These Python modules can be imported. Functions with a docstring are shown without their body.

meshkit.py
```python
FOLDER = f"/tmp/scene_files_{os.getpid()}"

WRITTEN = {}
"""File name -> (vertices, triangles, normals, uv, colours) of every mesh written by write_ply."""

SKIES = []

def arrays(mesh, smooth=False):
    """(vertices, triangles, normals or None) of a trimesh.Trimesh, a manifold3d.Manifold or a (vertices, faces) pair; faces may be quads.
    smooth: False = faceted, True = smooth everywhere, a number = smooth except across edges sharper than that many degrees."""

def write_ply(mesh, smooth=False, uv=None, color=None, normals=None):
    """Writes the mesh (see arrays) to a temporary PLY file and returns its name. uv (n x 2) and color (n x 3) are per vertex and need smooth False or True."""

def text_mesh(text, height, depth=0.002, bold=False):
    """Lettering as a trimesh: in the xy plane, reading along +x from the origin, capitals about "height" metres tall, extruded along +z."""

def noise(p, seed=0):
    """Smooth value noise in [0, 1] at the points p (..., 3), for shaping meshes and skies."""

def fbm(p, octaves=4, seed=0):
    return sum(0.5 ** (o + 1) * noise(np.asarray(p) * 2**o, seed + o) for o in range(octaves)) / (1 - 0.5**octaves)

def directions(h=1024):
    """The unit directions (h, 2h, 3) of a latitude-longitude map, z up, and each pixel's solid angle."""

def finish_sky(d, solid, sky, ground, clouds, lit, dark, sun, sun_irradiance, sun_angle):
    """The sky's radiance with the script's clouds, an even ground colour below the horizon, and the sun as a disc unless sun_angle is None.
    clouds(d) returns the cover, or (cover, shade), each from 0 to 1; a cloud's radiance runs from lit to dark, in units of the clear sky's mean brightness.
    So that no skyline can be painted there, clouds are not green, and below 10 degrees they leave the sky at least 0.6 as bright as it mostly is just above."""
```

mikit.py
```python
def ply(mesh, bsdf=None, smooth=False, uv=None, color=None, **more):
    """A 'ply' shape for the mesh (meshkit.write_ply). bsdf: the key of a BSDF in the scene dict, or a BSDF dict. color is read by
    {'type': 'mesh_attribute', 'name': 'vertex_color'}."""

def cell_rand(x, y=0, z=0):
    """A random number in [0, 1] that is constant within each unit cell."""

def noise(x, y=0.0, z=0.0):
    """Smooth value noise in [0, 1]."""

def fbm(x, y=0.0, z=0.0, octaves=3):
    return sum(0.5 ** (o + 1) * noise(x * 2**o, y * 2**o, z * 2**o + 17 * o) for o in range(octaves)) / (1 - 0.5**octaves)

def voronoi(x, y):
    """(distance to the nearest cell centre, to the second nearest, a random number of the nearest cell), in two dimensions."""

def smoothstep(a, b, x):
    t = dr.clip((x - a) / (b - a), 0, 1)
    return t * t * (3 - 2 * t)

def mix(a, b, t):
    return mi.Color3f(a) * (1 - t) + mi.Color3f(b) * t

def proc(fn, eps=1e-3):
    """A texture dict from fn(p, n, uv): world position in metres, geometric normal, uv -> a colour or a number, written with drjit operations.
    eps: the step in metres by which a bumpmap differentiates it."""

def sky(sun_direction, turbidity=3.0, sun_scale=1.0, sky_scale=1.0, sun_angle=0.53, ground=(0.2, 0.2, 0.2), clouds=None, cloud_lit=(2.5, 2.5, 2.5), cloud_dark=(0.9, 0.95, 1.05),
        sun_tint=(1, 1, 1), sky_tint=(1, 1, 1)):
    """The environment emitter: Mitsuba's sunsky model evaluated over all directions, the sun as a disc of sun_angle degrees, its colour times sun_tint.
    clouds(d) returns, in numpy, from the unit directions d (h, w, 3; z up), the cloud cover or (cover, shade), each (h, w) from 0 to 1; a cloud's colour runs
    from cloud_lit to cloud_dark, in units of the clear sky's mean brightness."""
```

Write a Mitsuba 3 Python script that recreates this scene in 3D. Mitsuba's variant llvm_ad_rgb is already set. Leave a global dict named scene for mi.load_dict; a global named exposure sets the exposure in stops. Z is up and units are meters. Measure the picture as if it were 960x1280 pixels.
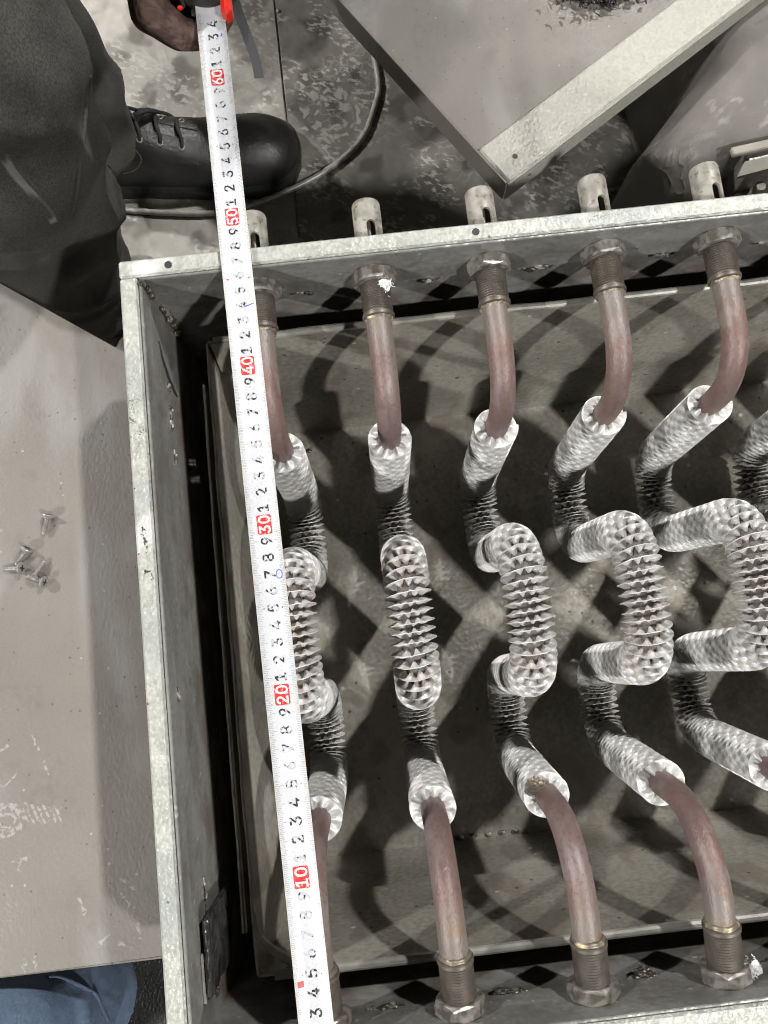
import math, random
import numpy as np, trimesh, manifold3d as m3, drjit as dr, mitsuba as mi
import meshkit, mikit
from mikit import proc, voronoi, cell_rand, smoothstep, mix
from shapely.geometry import Polygon, box as sbox

rng = random.Random(11); nrg = np.random.default_rng(11)
scene, labels = {}, {}
T = mi.ScalarTransform4f

# ---------------------------------------------------------------- camera, lamps, exposure
exposure = 7.2
CAM = np.array([0.131, -0.2392, 0.4534]); PITCH, YAW, ROLL, FPX = 0.1575, 0.0025, -0.113, 955.58
def rotm(a, b, c):
    ca, sa, cb, sb, cc, sc = math.cos(a), math.sin(a), math.cos(b), math.sin(b), math.cos(c), math.sin(c)
    return np.array([[cc,-sc,0],[sc,cc,0],[0,0,1]]) @ np.array([[cb,0,sb],[0,1,0],[-sb,0,cb]]) @ np.array([[1,0,0],[0,ca,-sa],[0,sa,ca]])
RC = rotm(PITCH, YAW, ROLL)
scene['camera'] = {'type': 'perspective', 'fov': math.degrees(2*math.atan(480/FPX)), 'fov_axis': 'x', 'near_clip': 0.02, 'far_clip': 100.0,
    'to_world': T().look_at(origin=CAM.tolist(), target=(CAM - RC[:, 2]).tolist(), up=RC[:, 1].tolist())}
LAMP_RADIANCE, LAMP_R = 19.0, 0.150
LAMPS = [(3.2, 3.17, 5.0), (3.2, -3.63, 5.0), (-4.6, 2.49, 4.0), (-4.6, -2.95, 4.0)]
LAMP_PLACE = ['behind to the right', 'in front to the right', 'behind to the left', 'in front to the left']
FLOOR = -0.48

# ---------------------------------------------------------------- mesh helpers
def tm(m):
    if isinstance(m, m3.Manifold):
        q = m.to_mesh(); return trimesh.Trimesh(np.asarray(q.vert_properties)[:, :3], np.asarray(q.tri_verts), process=False)
    return m
def man(mesh):
    mesh = mesh.copy(); mesh.merge_vertices()
    return m3.Manifold(m3.Mesh(vert_properties=np.asarray(mesh.vertices, np.float32), tri_verts=np.asarray(mesh.faces, np.uint32)))
def cat(ms): return trimesh.util.concatenate([tm(m) for m in ms])
def hull(pts): return trimesh.convex.convex_hull(np.asarray(pts, float))
def rbox(x0, x1, y0, y1, z0, z1, b=0.001):
    p = []
    for x, sx in ((x0, 1), (x1, -1)):
        for y, sy in ((y0, 1), (y1, -1)):
            for z, sz in ((z0, 1), (z1, -1)):
                p += [(x, y+sy*b, z+sz*b), (x+sx*b, y, z+sz*b), (x+sx*b, y+sy*b, z)]
    return hull(p)
def frame(d):
    d = np.asarray(d, float); d = d/np.linalg.norm(d)
    a = np.cross(d, [0, 0, 1] if abs(d[2]) < .9 else [1, 0, 0]); a /= np.linalg.norm(a)
    return a, np.cross(d, a), d
def lathe(profile, origin, axis, n=40, close=False):
    """profile: (r, h) list, revolved about axis through origin"""
    pr = np.asarray(profile, float); a, b, d = frame(axis); t = np.arange(n)*2*np.pi/n
    v = np.asarray(origin) + pr[:, None, 0, None]*(np.cos(t)[None, :, None]*a + np.sin(t)[None, :, None]*b) + pr[:, None, 1, None]*d
    k = len(pr); i, j = np.meshgrid(np.arange(k if close else k-1), np.arange(n), indexing='ij'); i2 = (i+1) % k; j2 = (j+1) % n
    q = np.stack([i*n+j, i*n+j2, i2*n+j2, i2*n+j], -1).reshape(-1, 4)
    return trimesh.Trimesh(v.reshape(-1, 3), np.vstack([q[:, [0, 1, 2]], q[:, [0, 2, 3]]]), process=False)
def tube(pts, r, n=12, caps=True, closed=False):
    p = np.asarray(pts, float); r = np.broadcast_to(r, (len(p),))
    t = np.gradient(p, axis=0); t /= np.linalg.norm(t, axis=1, keepdims=True)+1e-12
    a = frame(t[0])[0]; fr = []
    for q in t:
        a = a - q*(a@q); a /= np.linalg.norm(a); fr.append((a, np.cross(q, a)))
    A = np.array([f[0] for f in fr]); B = np.array([f[1] for f in fr]); th = np.arange(n)*2*np.pi/n
    v = (p[:, None] + r[:, None, None]*(np.cos(th)[None, :, None]*A[:, None] + np.sin(th)[None, :, None]*B[:, None])).reshape(-1, 3)
    i, j = np.meshgrid(np.arange(len(p)-1), np.arange(n), indexing='ij'); j2 = (j+1) % n
    q = np.stack([i*n+j, i*n+j2, (i+1)*n+j2, (i+1)*n+j], -1).reshape(-1, 4)
    f = [q[:, [0, 1, 2]], q[:, [0, 2, 3]]]
    if caps:
        v = np.vstack([v, p[:1], p[-1:]]); m = len(p)*n; jj = np.arange(n)
        f += [np.stack([jj*0+m, (jj+1) % n, jj], 1), np.stack([jj*0+m+1, (len(p)-1)*n+jj, (len(p)-1)*n+(jj+1) % n], 1)]
    return trimesh.Trimesh(v, np.vstack(f), process=False)
def resample(pts, n):
    p = np.asarray(pts, float)
    from scipy.interpolate import CubicSpline
    d = np.r_[0, np.cumsum(np.linalg.norm(np.diff(p, axis=0), axis=1))]
    return CubicSpline(d, p)(np.linspace(0, d[-1], n))
def ico(r, c=(0, 0, 0), s=2):
    m = trimesh.creation.icosphere(s, r); m.apply_translation(c); return m
def chain(segs, edge=0.008, it=20, amp=0.0, freq=40, seed=0):
    """segs: list of polylines of (x,y,z,r); a smooth union of hulls"""
    ms = []
    for poly in segs:
        for p, q in zip(poly[:-1], poly[1:]):
            ms.append(man(hull(np.vstack([ico(p[3], p[:3]).vertices, ico(q[3], q[:3]).vertices]))))
    m = ms[0]
    for k in ms[1:]: m = m + k
    m = tm(m.refine_to_length(edge)); trimesh.smoothing.filter_taubin(m, iterations=it)
    if amp:
        n = m.vertex_normals; m.vertices += n*((meshkit.fbm(m.vertices*freq, 3, seed)-.5)*2*amp)[:, None]
    return m
def blob(r, c, s=3, amp=.3, freq=60, seed=0, sq=(1, 1, 1)):
    m = ico(1.0, s=s); v = m.vertices
    v = v*(1+(meshkit.fbm(v*2+seed*3.1, 3, seed)-.5)[:, None]*2*amp)
    m.vertices = v*np.asarray(sq)*r + np.asarray(c); return m
def sheet(x0, x1, y0, y1, z, n=1):
    v = np.array([[x0, y0, z], [x1, y0, z], [x1, y1, z], [x0, y1, z]], float)
    return trimesh.Trimesh(v, [[0, 1, 2], [0, 2, 3]], process=False)
def uniq(key):
    if key not in scene and key not in labels: return key
    i = 1
    while f'{key}_{i:03d}' in scene or f'{key}_{i:03d}' in labels: i += 1
    return f'{key}_{i:03d}'
def obj(name, mesh, bsdf, parent=None, smooth=35, **k):
    key = uniq(f'{parent}__{name}' if parent else name)
    scene[key] = mikit.ply(tm(mesh), bsdf, smooth=smooth, **k); return key
def thing(name, label, category, group=None, kind=None):
    key = uniq(name); labels[key] = {'label': label, 'category': category}
    if group: labels[key]['group'] = group
    if kind: labels[key]['kind'] = kind
    return key
def structure(key, label): labels[key] = {'label': label, 'kind': 'structure'}

# ---------------------------------------------------------------- materials
def perlin(n, cells, seed):
    # periodic gradient noise on an n^3 grid
    g = np.random.default_rng(seed).normal(size=(cells, cells, cells, 3)); g /= np.linalg.norm(g, axis=-1, keepdims=True)
    x = np.arange(n)*cells/n; i = x.astype(int); f = x-i; w = f*f*f*(f*(f*6-15)+10); out = np.zeros((n, n, n))
    for a in (0, 1):
        for b in (0, 1):
            for c in (0, 1):
                G = g[np.ix_((i+a) % cells, (i+b) % cells, (i+c) % cells)]
                d = G[..., 0]*(f-a)[:, None, None]+G[..., 1]*(f-b)[None, :, None]+G[..., 2]*(f-c)[None, None, :]
                out += d*(w if a else 1-w)[:, None, None]*(w if b else 1-w)[None, :, None]*(w if c else 1-w)[None, None, :]
    return out
def volume(a):
    a = np.clip(.5+a/a.std()*.16, 0, 1).astype(np.float32)
    return mi.Texture3f(mi.TensorXf(a[..., None]), True, False, dr.FilterMode.Linear, dr.WrapMode.Repeat)
VN = volume(perlin(96, 24, 1)); VF = volume(perlin(128, 16, 2)+.5*perlin(128, 32, 3)+.25*perlin(128, 64, 4))
def turned(x, y, z): return x*.8+y*.52-z*.3+.37, -x*.5+y*.84+z*.21+.11, x*.35-y*.02+z*.93+.73
def noise(x, y=0., z=0.): return VN.eval(mi.Point3f(*[v*(1/24) for v in turned(mi.Float(x), mi.Float(y), mi.Float(z))]))[0]
def fbm(x, y=0., z=0.): return VF.eval(mi.Point3f(*[v*(1/16) for v in turned(mi.Float(x), mi.Float(y), mi.Float(z))]))[0]
def speck(x, y, density, r=.3):
    # round flecks, one in some of the cells: 1 inside
    cx, cy = dr.floor(x), dr.floor(y); a, b = cell_rand(cx, cy, 5), cell_rand(cx, cy, 6)
    rad = r*(.35+.65*cell_rand(cx, cy, 7)); d = dr.sqrt(dr.square(x-cx-.3-.4*a)+dr.square((y-cy-.3-.4*b)*(.7+.6*a)))
    return dr.select(cell_rand(cx, cy, 8) < density, smoothstep(rad, rad*.6, d), 0)
def seg(px, py, x0, y0, x1, y1):
    dx, dy = x1-x0, y1-y0; l2 = dx*dx+dy*dy+1e-12
    t = dr.clip(((px-x0)*dx+(py-y0)*dy)/l2, 0, 1)
    return dr.sqrt(dr.square(px-x0-t*dx)+dr.square(py-y0-t*dy))
ALBEDO = {'galvanised_fin': .74, 'galvanised_rail': .62, 'oxidised_pipe': .46, 'tray_steel': .88, 'filmed_floor': .70, 'tape_enamel': .66, 'print_white': .66, 'tray_rim': .66, 'lint': .7, 'red_plastic': .65, 'grey_denim': .42, 'skin': .5, 'terminal_steel': .42, 'thread_steel': .5, 'wrapped_paint': .27, 'braze': .95, 'cable_sheath': 1.15, 'dusty_paint': .53, 'black_leather': .6, 'blue_denim': .72}
def bs(key, color, rough=.5, metallic=0., bump=None, bscale=1., eps=3e-4, **k):
    g = ALBEDO.get(key, .62)      # all albedos relative to the brightest metal
    if isinstance(color, (tuple, list)): color = tuple(c*g for c in color)
    else: fn = color; color = lambda p, n, uv: fn(p, n, uv)*g
    d = {'type': 'principled', 'base_color': {'type': 'rgb', 'value': color} if isinstance(color, (tuple, list)) else proc(color),
         'roughness': proc(rough) if callable(rough) else rough, 'metallic': metallic, **k}
    if bump is not None: d = {'type': 'bumpmap', 'tex': proc(bump, eps), 'scale': bscale, 'bsdf': d}
    scene[key] = {'type': 'twosided', 'bsdf': d}

def c_rail(p, n, uv):
    sp = fbm(p.x*420, p.y*420, p.z*420); big = fbm(p.x*20+3, p.y*20, p.z*20); mid = fbm(p.x*130, p.y*130, p.z*130)
    c = mix((.40, .41, .365), (.58, .585, .53), smoothstep(.2, .8, sp*.6+mid*.4))
    c = mix(c, (.35, .375, .36), smoothstep(.52, .80, big)*.6)
    c = mix(c, (.72, .72, .70), smoothstep(.66, .82, fbm(p.x*38+9, p.y*38, p.z*9))*.7)
    dark = smoothstep(.60, .80, fbm(p.x*17+40, p.y*17, 3.0))*smoothstep(.52, .66, fbm(p.x*900, p.y*900, 1.))*smoothstep(.4, .65, fbm(p.x*120, p.y*120, 5.))
    c = mix(c, (.10, .095, .08), dark*.8)
    wx = p.x+(fbm(p.x*300, p.y*300, 4.)-.5)*.004; wy = p.y+(fbm(p.x*300, p.y*300, 14.)-.5)*.004
    c = mix(c, (.88, .88, .87), smoothstep(.011, .004, dr.sqrt(dr.square(wx-.004)+dr.square((wy-.005)*1.3)))*.9)
    sq = dr.minimum(seg(wx, wy, -.0073, -.1595, -.0050, -.1745), seg(wx, wy, -.0068, -.1868, -.0036, -.1905))
    c = mix(c, (.05, .05, .045), smoothstep(.0011, .0004, sq)*smoothstep(.35, .5, fbm(p.x*500, p.y*500, 2.)))
    return mix(c, (.07, .065, .055), speck(p.x*230, p.y*230, .010)*.8)
bs('galvanised_rail', c_rail, .42, .15, bump=lambda p, n, uv: fbm(p.x*500, p.y*500, p.z*500), bscale=.0006)
def c_wall(p, n, uv):
    a = fbm(p.x*14, p.y*14, p.z*40); b = fbm(p.x*300, p.y*300, p.z*300)
    c = mix((.21, .205, .19), (.33, .33, .315), smoothstep(.2, .8, a*.7+b*.3))
    c = mix(c, (.15, .125, .10), smoothstep(.50, .95, fbm(p.x*60, p.y*60, p.z*60))*.5)
    rust = smoothstep(-.03, -.08, p.z)*smoothstep(.35, .8, fbm(p.x*45+5, p.y*45, p.z*45))
    c = mix(c, (.16, .115, .09), rust*.6)
    return mix(c, (.62, .62, .6), smoothstep(.82, .95, fbm(p.x*160, p.y*160, p.z*160))*.5)
bs('wall_steel', c_wall, .38, .2, bump=lambda p, n, uv: fbm(p.x*160, p.y*160, p.z*160), bscale=.0007)
def c_tray(p, n, uv):
    a = fbm(p.x*11, p.y*11, p.z*11); b = fbm(p.x*260, p.y*260, p.z*260)
    c = mix((.172, .165, .138), (.30, .284, .243), smoothstep(.2, .8, a*.6+b*.4))
    c = mix(c, (.15, .125, .095), smoothstep(.57, .75, fbm(p.x*34+7, p.y*34, p.z*20))*.5)
    c = mix(c, (.07, .06, .05), speck(p.x*95, (p.y+p.z)*95, .05, .22)*.8)
    return mix(c, (.60, .59, .54), speck(p.x*70+.4, (p.y+p.z)*70, .03, .2)*.6)
bs('tray_steel', c_tray, lambda p, n, uv: .30+.25*fbm(p.x*40, p.y*40, p.z*40), .25, bump=lambda p, n, uv: fbm(p.x*240, p.y*240, p.z*240)+3*noise(p.x*18, p.y*18, p.z*18), bscale=.0005)
bs('tray_rim', lambda p, n, uv: mix((.30, .29, .255), (.50, .49, .44), fbm(p.x*80, p.y*80, p.z*80)), .34, .3)
def c_pipe(p, n, uv):
    a = fbm(p.x*60, p.y*40, p.z*40); b = fbm(p.x*420, p.y*420, p.z*420)
    c = mix((.30, .175, .150), (.38, .265, .235), a)
    c = mix(c, (.40, .345, .33), smoothstep(.50, .75, fbm(p.x*90+4, p.y*26, p.z*26))*.7)
    c = mix(c, (.20, .13, .11), smoothstep(.56, .7, b)*.5)
    c = mix(c, (.47, .41, .38), smoothstep(.60, .80, fbm(p.x*150, p.y*55+3, p.z*55))*.6)
    c = mix(c, (.17, .10, .10), smoothstep(.58, .82, fbm(p.x*40+8, p.y*24, p.z*24))*.55)
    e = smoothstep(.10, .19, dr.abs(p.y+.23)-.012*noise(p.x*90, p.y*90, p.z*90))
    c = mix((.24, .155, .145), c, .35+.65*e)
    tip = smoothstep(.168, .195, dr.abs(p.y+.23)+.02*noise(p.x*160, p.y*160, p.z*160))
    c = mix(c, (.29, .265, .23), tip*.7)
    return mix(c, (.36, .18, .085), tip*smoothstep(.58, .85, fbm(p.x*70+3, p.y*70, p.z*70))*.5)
bs('oxidised_pipe', c_pipe, .48, .12, bump=lambda p, n, uv: fbm(p.x*700, p.y*700, p.z*700), bscale=.0003)
def c_fin(p, n, uv):
    a = fbm(p.x*70, p.y*70, p.z*70); b = noise(p.x*500, p.y*500, p.z*500)
    c = mix((.56, .555, .54), (.74, .735, .715), b*.5+a*.5)
    st = .7*smoothstep(.44, .72, fbm(p.x*38+11, p.y*38, p.z*38))*smoothstep(-.10, -.05, p.z)*smoothstep(.10, .03, dr.abs(p.y+.232))
    c = mix(c, (.66, .585, .525), st*.7)
    return mix(c, (.34, .24, .17), smoothstep(.68, .82, noise(p.x*160, p.y*160, p.z*160))*.3)
bs('galvanised_fin', c_fin, .46, .25, specular=.5)
bs('fin_core', (.17, .15, .13), .6, .2)  # core colour darkened to deepen the shade between the fins
bs('thread_steel', lambda p, n, uv: mix((.13, .105, .085), (.25, .215, .18), fbm(p.x*150, p.y*150, p.z*150)), .45, .35)
bs('nut_steel', lambda p, n, uv: mix((.22, .20, .17), (.46, .44, .39), smoothstep(.3, .7, fbm(p.x*190, p.y*190, p.z*190))), .36, .4)
bs('braze', lambda p, n, uv: mix((.16, .135, .105), (.46, .38, .24), smoothstep(.5, .8, fbm(p.x*160, p.y*160, p.z*160))), .42, .4)
bs('terminal_steel', lambda p, n, uv: mix((.40, .37, .315), (.60, .565, .495), smoothstep(.25, .75, fbm(p.x*120, p.y*120, p.z*120)))*(1-.45*smoothstep(.60, .8, fbm(p.x*260, p.y*260, p.z*260))), lambda p, n, uv: .42+.3*fbm(p.x*90, p.y*90, p.z*90), .1)
bs('bracket_steel', (.36, .34, .29), .7, 0., specular=.2)
bs('weld', lambda p, n, uv: mix((.10, .085, .07), (.42, .41, .38), smoothstep(.45, .75, fbm(p.x*200, p.y*200, p.z*200))), .35, .45)
MARKS = [(-.1605, -.313, -.1535, -.3165), (-.1535, -.3165, -.1445, -.307), (-.132, -.284, -.129, -.2935), (-.124, -.302, -.1225, -.311), (-.150, -.3685, -.141, -.3675),
         (-.146, -.3745, -.1445, -.367), (-.145, -.434, -.1435, -.442), (-.137, -.434, -.136, -.441), (-.161, -.292, -.150, -.288), (-.0735, -.389, -.065, -.396), (-.075, -.3975, -.0675, -.409),
         (-.105, -.398, -.101, -.408), (-.0655, -.418, -.0625, -.428), (-.0775, -.43, -.0685, -.4345), (-.092, -.43, -.0855, -.424)]
def c_paint(p, n, uv):
    a = fbm(p.x*13, p.y*13, p.z*13); b = fbm(p.x*700, p.y*700, p.z*700)
    c = mix((.207, .190, .164), (.288, .267, .234), a*.6+b*.4)
    c = mix(c, (.345, .335, .32), smoothstep(.55, .85, fbm(p.x*24, p.y*9+4, 2.))*.6)
    c = mix(c, (.17, .158, .14), smoothstep(.5, .95, fbm(p.x*30, p.y*30, 3.)*.6+.4*fbm(p.x*150, p.y*150, 6.))*.5)
    c = mix(c, (.11, .10, .09), speck(p.x*150, p.y*150, .06, .2)*.75)
    return mix(c, (.5, .49, .46), speck(p.x*105+.3, p.y*105, .04, .17)*.6)
def c_panel(p, n, uv):
    c = c_paint(p, n, uv)
    wx = p.x+(noise(p.x*260, p.y*260, 4.)-.5)*.004; wy = p.y+(noise(p.x*260, p.y*260, 14.)-.5)*.004
    d = mi.Float(1)
    for s in MARKS: d = dr.minimum(d, seg(wx, wy, *s))
    e = dr.sqrt(dr.square((wx+.1535)*.85)+dr.square(wy+.3395))
    ring = dr.abs(e-.0095)-.0012
    ring = dr.minimum(ring, dr.abs(e-.005)-.0001)
    d = dr.minimum(d, dr.maximum(ring, 0))
    strip = dr.maximum(dr.abs(dr.sin((p.x*.9+p.y*.35)*900))*.002-.0006, dr.maximum(dr.abs(wx+.1275)-.012, dr.abs(wy+.3385+.25*(p.x+.1275))-.0055))
    d = dr.minimum(d, dr.maximum(strip, 0))
    m = smoothstep(.0016, .0002, d)*smoothstep(.30, .66, fbm(p.x*330, p.y*330, 9.))
    return mix(c, (.44, .425, .395), m*.85)
bs('dusty_paint', c_panel, lambda p, n, uv: .42+.2*fbm(p.x*30, p.y*30, 1.), 0., bump=lambda p, n, uv: fbm(p.x*420, p.y*420, p.z*420), bscale=.00022, specular=.4)
bs('textured_paint', lambda p, n, uv: mix((.42, .41, .355), (.54, .53, .465), fbm(p.x*300, p.y*300, p.z*300)), .42, 0.,
   bump=lambda p, n, uv: noise(p.x*420, p.y*420, p.z*420)+.5*noise(p.x*800, p.y*800, p.z*800), bscale=.0013, specular=.5)
def c_floor(p, n, uv):
    a = fbm(p.x*9, p.y*9, 1.); b = fbm(p.x*70, p.y*70, 2.)
    c = mix((.27, .255, .22), (.52, .50, .45), a*.6+b*.4)
    c = mix(c, (.10, .093, .078), smoothstep(.52, .75, fbm(p.x*22+9, p.y*22, 4.))*.6)
    wx = p.x+(noise(p.x*70, p.y*70, 4.)-.5)*.02; wy = p.y+(noise(p.x*70, p.y*70, 14.)-.5)*.02
    e = dr.sqrt(dr.square(wx-.135)+dr.square(wy-.455))
    ring = dr.minimum(dr.abs(e-.036)-.001, dr.abs(e-.023)-.0005)
    crumbs = .95*smoothstep(.50, .74, fbm(p.x*110, p.y*170+p.x*60, 6.))*smoothstep(.44, .60, fbm(p.x*17+2, p.y*17, 8.))
    crumbs = dr.maximum(crumbs, .45*smoothstep(.50, .74, 1-dr.abs(2*fbm(p.x*46+3, p.y*60, 2.)-1)-.32)*smoothstep(.42, .62, fbm(p.x*12+7, p.y*12, 3.)))
    m = dr.maximum(smoothstep(.004, .001, ring)*smoothstep(.35, .6, noise(p.x*90, p.y*90, 3.)), crumbs)
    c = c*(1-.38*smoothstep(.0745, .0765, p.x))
    return mix(c, (.62, .60, .545), m*.7)
def b_floor(p, n, uv):
    w = fbm(p.x*30, p.y*30, 1.)*.05
    r = 1-dr.abs(2*noise((p.x+w)*40, (p.y-w)*54, 3.)-1)
    return .12*dr.power(r, 6)*smoothstep(.45, .62, fbm(p.x*14, p.y*14, 2.))+.35*fbm(p.x*52, p.y*70, 5.)+1.1*noise(p.x*15, p.y*15, 9.)
bs('filmed_floor', c_floor, lambda p, n, uv: .30+.16*fbm(p.x*26, p.y*26, 3.), .15, bump=b_floor, bscale=.0036, eps=6e-4, specular=.7)
def b_wrap(p, n, uv):
    w = fbm(p.x*16, p.y*16, p.z*16)*.12
    r = 1-dr.abs(2*noise((p.x+w)*30, (p.y+w)*52, p.z*30)-1)
    return dr.power(r, 8)*smoothstep(.42, .62, fbm(p.x*11, p.y*11, p.z*11))+.3*fbm(p.x*60, p.y*60, p.z*60)
bs('wrapped_paint', lambda p, n, uv: mix(mix((.36, .335, .295), (.50, .47, .425), fbm(p.x*22, p.y*22, p.z*22)), (.8, .78, .74), smoothstep(.52, .85, fbm(p.x*60+p.y*40, p.y*150-p.x*90, p.z*60))*smoothstep(.45, .7, fbm(p.x*19, p.y*19, 4.))*.7), lambda p, n, uv: .55+.2*fbm(p.x*40, p.y*40, p.z*40), 0., bump=b_wrap, bscale=.0008, eps=6e-4, specular=.2)
def weave(p, s): return dr.sin((p.x+p.z*.6)*s+(p.y-p.z*.4)*s*.55+4*noise(p.x*240, p.y*240, p.z*240))
def c_denim(lo, hi):
    def f(p, n, uv):
        a = fbm(p.x*16, p.y*16, p.z*16); b = fbm(p.x*620, p.y*620, p.z*620); w = .5+.5*weave(p, 4300.)
        return mix(lo, hi, dr.clip(a*.8+b*.35+w*.05-.12, 0, 1))
    return f
SMEAR = [0, 0, 1, 1]
bs('grey_denim', lambda p, n, uv: mix(c_denim((.030, .030, .028), (.165, .161, .147))(p, n, uv)*(.8+.4*smoothstep(.3, .7, fbm(p.x*900, p.y*520, p.z*900))), (.34, .34, .35), smoothstep(.0045, .002, seg(p.x, p.y, *SMEAR)+.004*fbm(p.x*300, p.y*300, 1.))), .85, 0.,
   bump=lambda p, n, uv: +.14*weave(p, 4300.)+3.2*fbm(p.x*38, p.y*45, p.z*45), bscale=.0012, specular=.2, sheen=.3)
bs('blue_denim', c_denim((.050, .080, .130), (.16, .21, .30)), .85, 0., bump=lambda p, n, uv: +.08*weave(p, 4300.)+2.5*fbm(p.x*50, p.y*50, p.z*50), bscale=.0012, specular=.2, sheen=.3)
bs('black_leather', lambda p, n, uv: mix((.012, .012, .012), (.032, .031, .029), fbm(p.x*40, p.y*40, p.z*40)), lambda p, n, uv: .32+.2*fbm(p.x*50, p.y*50, p.z*50), 0., bump=lambda p, n, uv: fbm(p.x*500, p.y*500, p.z*500), bscale=.0006, specular=.5)
bs('black_rubber', lambda p, n, uv: mix((.014, .014, .014), (.035, .034, .033), fbm(p.x*90, p.y*90, p.z*90)), .6, 0.)
bs('grey_webbing', (.05, .05, .054), .7, 0.)
bs('crumpled_black', lambda p, n, uv: mix((.02, .02, .02), (.06, .058, .055), fbm(p.x*90, p.y*90, p.z*90)), .3, 0., bump=lambda p, n, uv: fbm(p.x*110, p.y*110, p.z*110), bscale=.004)
bs('skin', lambda p, n, uv: mix((.115, .068, .055), (.20, .125, .105), smoothstep(.3, .75, fbm(p.x*110, p.y*110, p.z*110))), .68, 0., bump=lambda p, n, uv: fbm(p.x*260, p.y*260, p.z*260), bscale=.0016, specular=.3)
bs('red_plastic', (.75, .035, .02), .35, 0.)
def wear(p): return smoothstep(.50, .60, fbm(p.x*520, p.y*520, 2.)*.62+.38*noise(p.x*30, p.y*17, 6.)+.05)
def c_blade(p, n, uv):
    s = fbm(p.x*900, p.y*900, 1.); c = mix((.55, .56, .585), (.64, .65, .67), fbm(p.x*40, p.y*40, 3.))
    c = mix(c, (.40, .40, .41), smoothstep(.62, .75, s)*.55*smoothstep(.25, .7, noise(p.x*35, p.y*25, 6.)))
    return mix(c, (.62, .50, .36), smoothstep(.0078, .0095, dr.abs(p.x-(.0636-.0148*p.y)))*smoothstep(.45, .7, noise(p.x*200, p.y*200, 5.))*.7)
bs('tape_enamel', c_blade, .3, 0., specular=.5)
bs('print_black', lambda p, n, uv: mix((.02, .02, .024), (.56, .57, .59), wear(p)*.9), .45, 0.)
bs('print_grey', lambda p, n, uv: mix((.2, .2, .215), (.58, .59, .61), smoothstep(.40, .62, fbm(p.x*300, p.y*300, 2.)*.5+.5*noise(p.x*25, p.y*14, 6.))), .45, 0.)
bs('print_red', lambda p, n, uv: mix((.62, .022, .018), (.62, .33, .31), smoothstep(.62, .72, fbm(p.x*500, p.y*500, 2.))), .45, 0.)
bs('print_white', (.66, .66, .66), .45, 0.)
bs('print_blue', (.06, .10, .55), .45, 0.)
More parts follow.
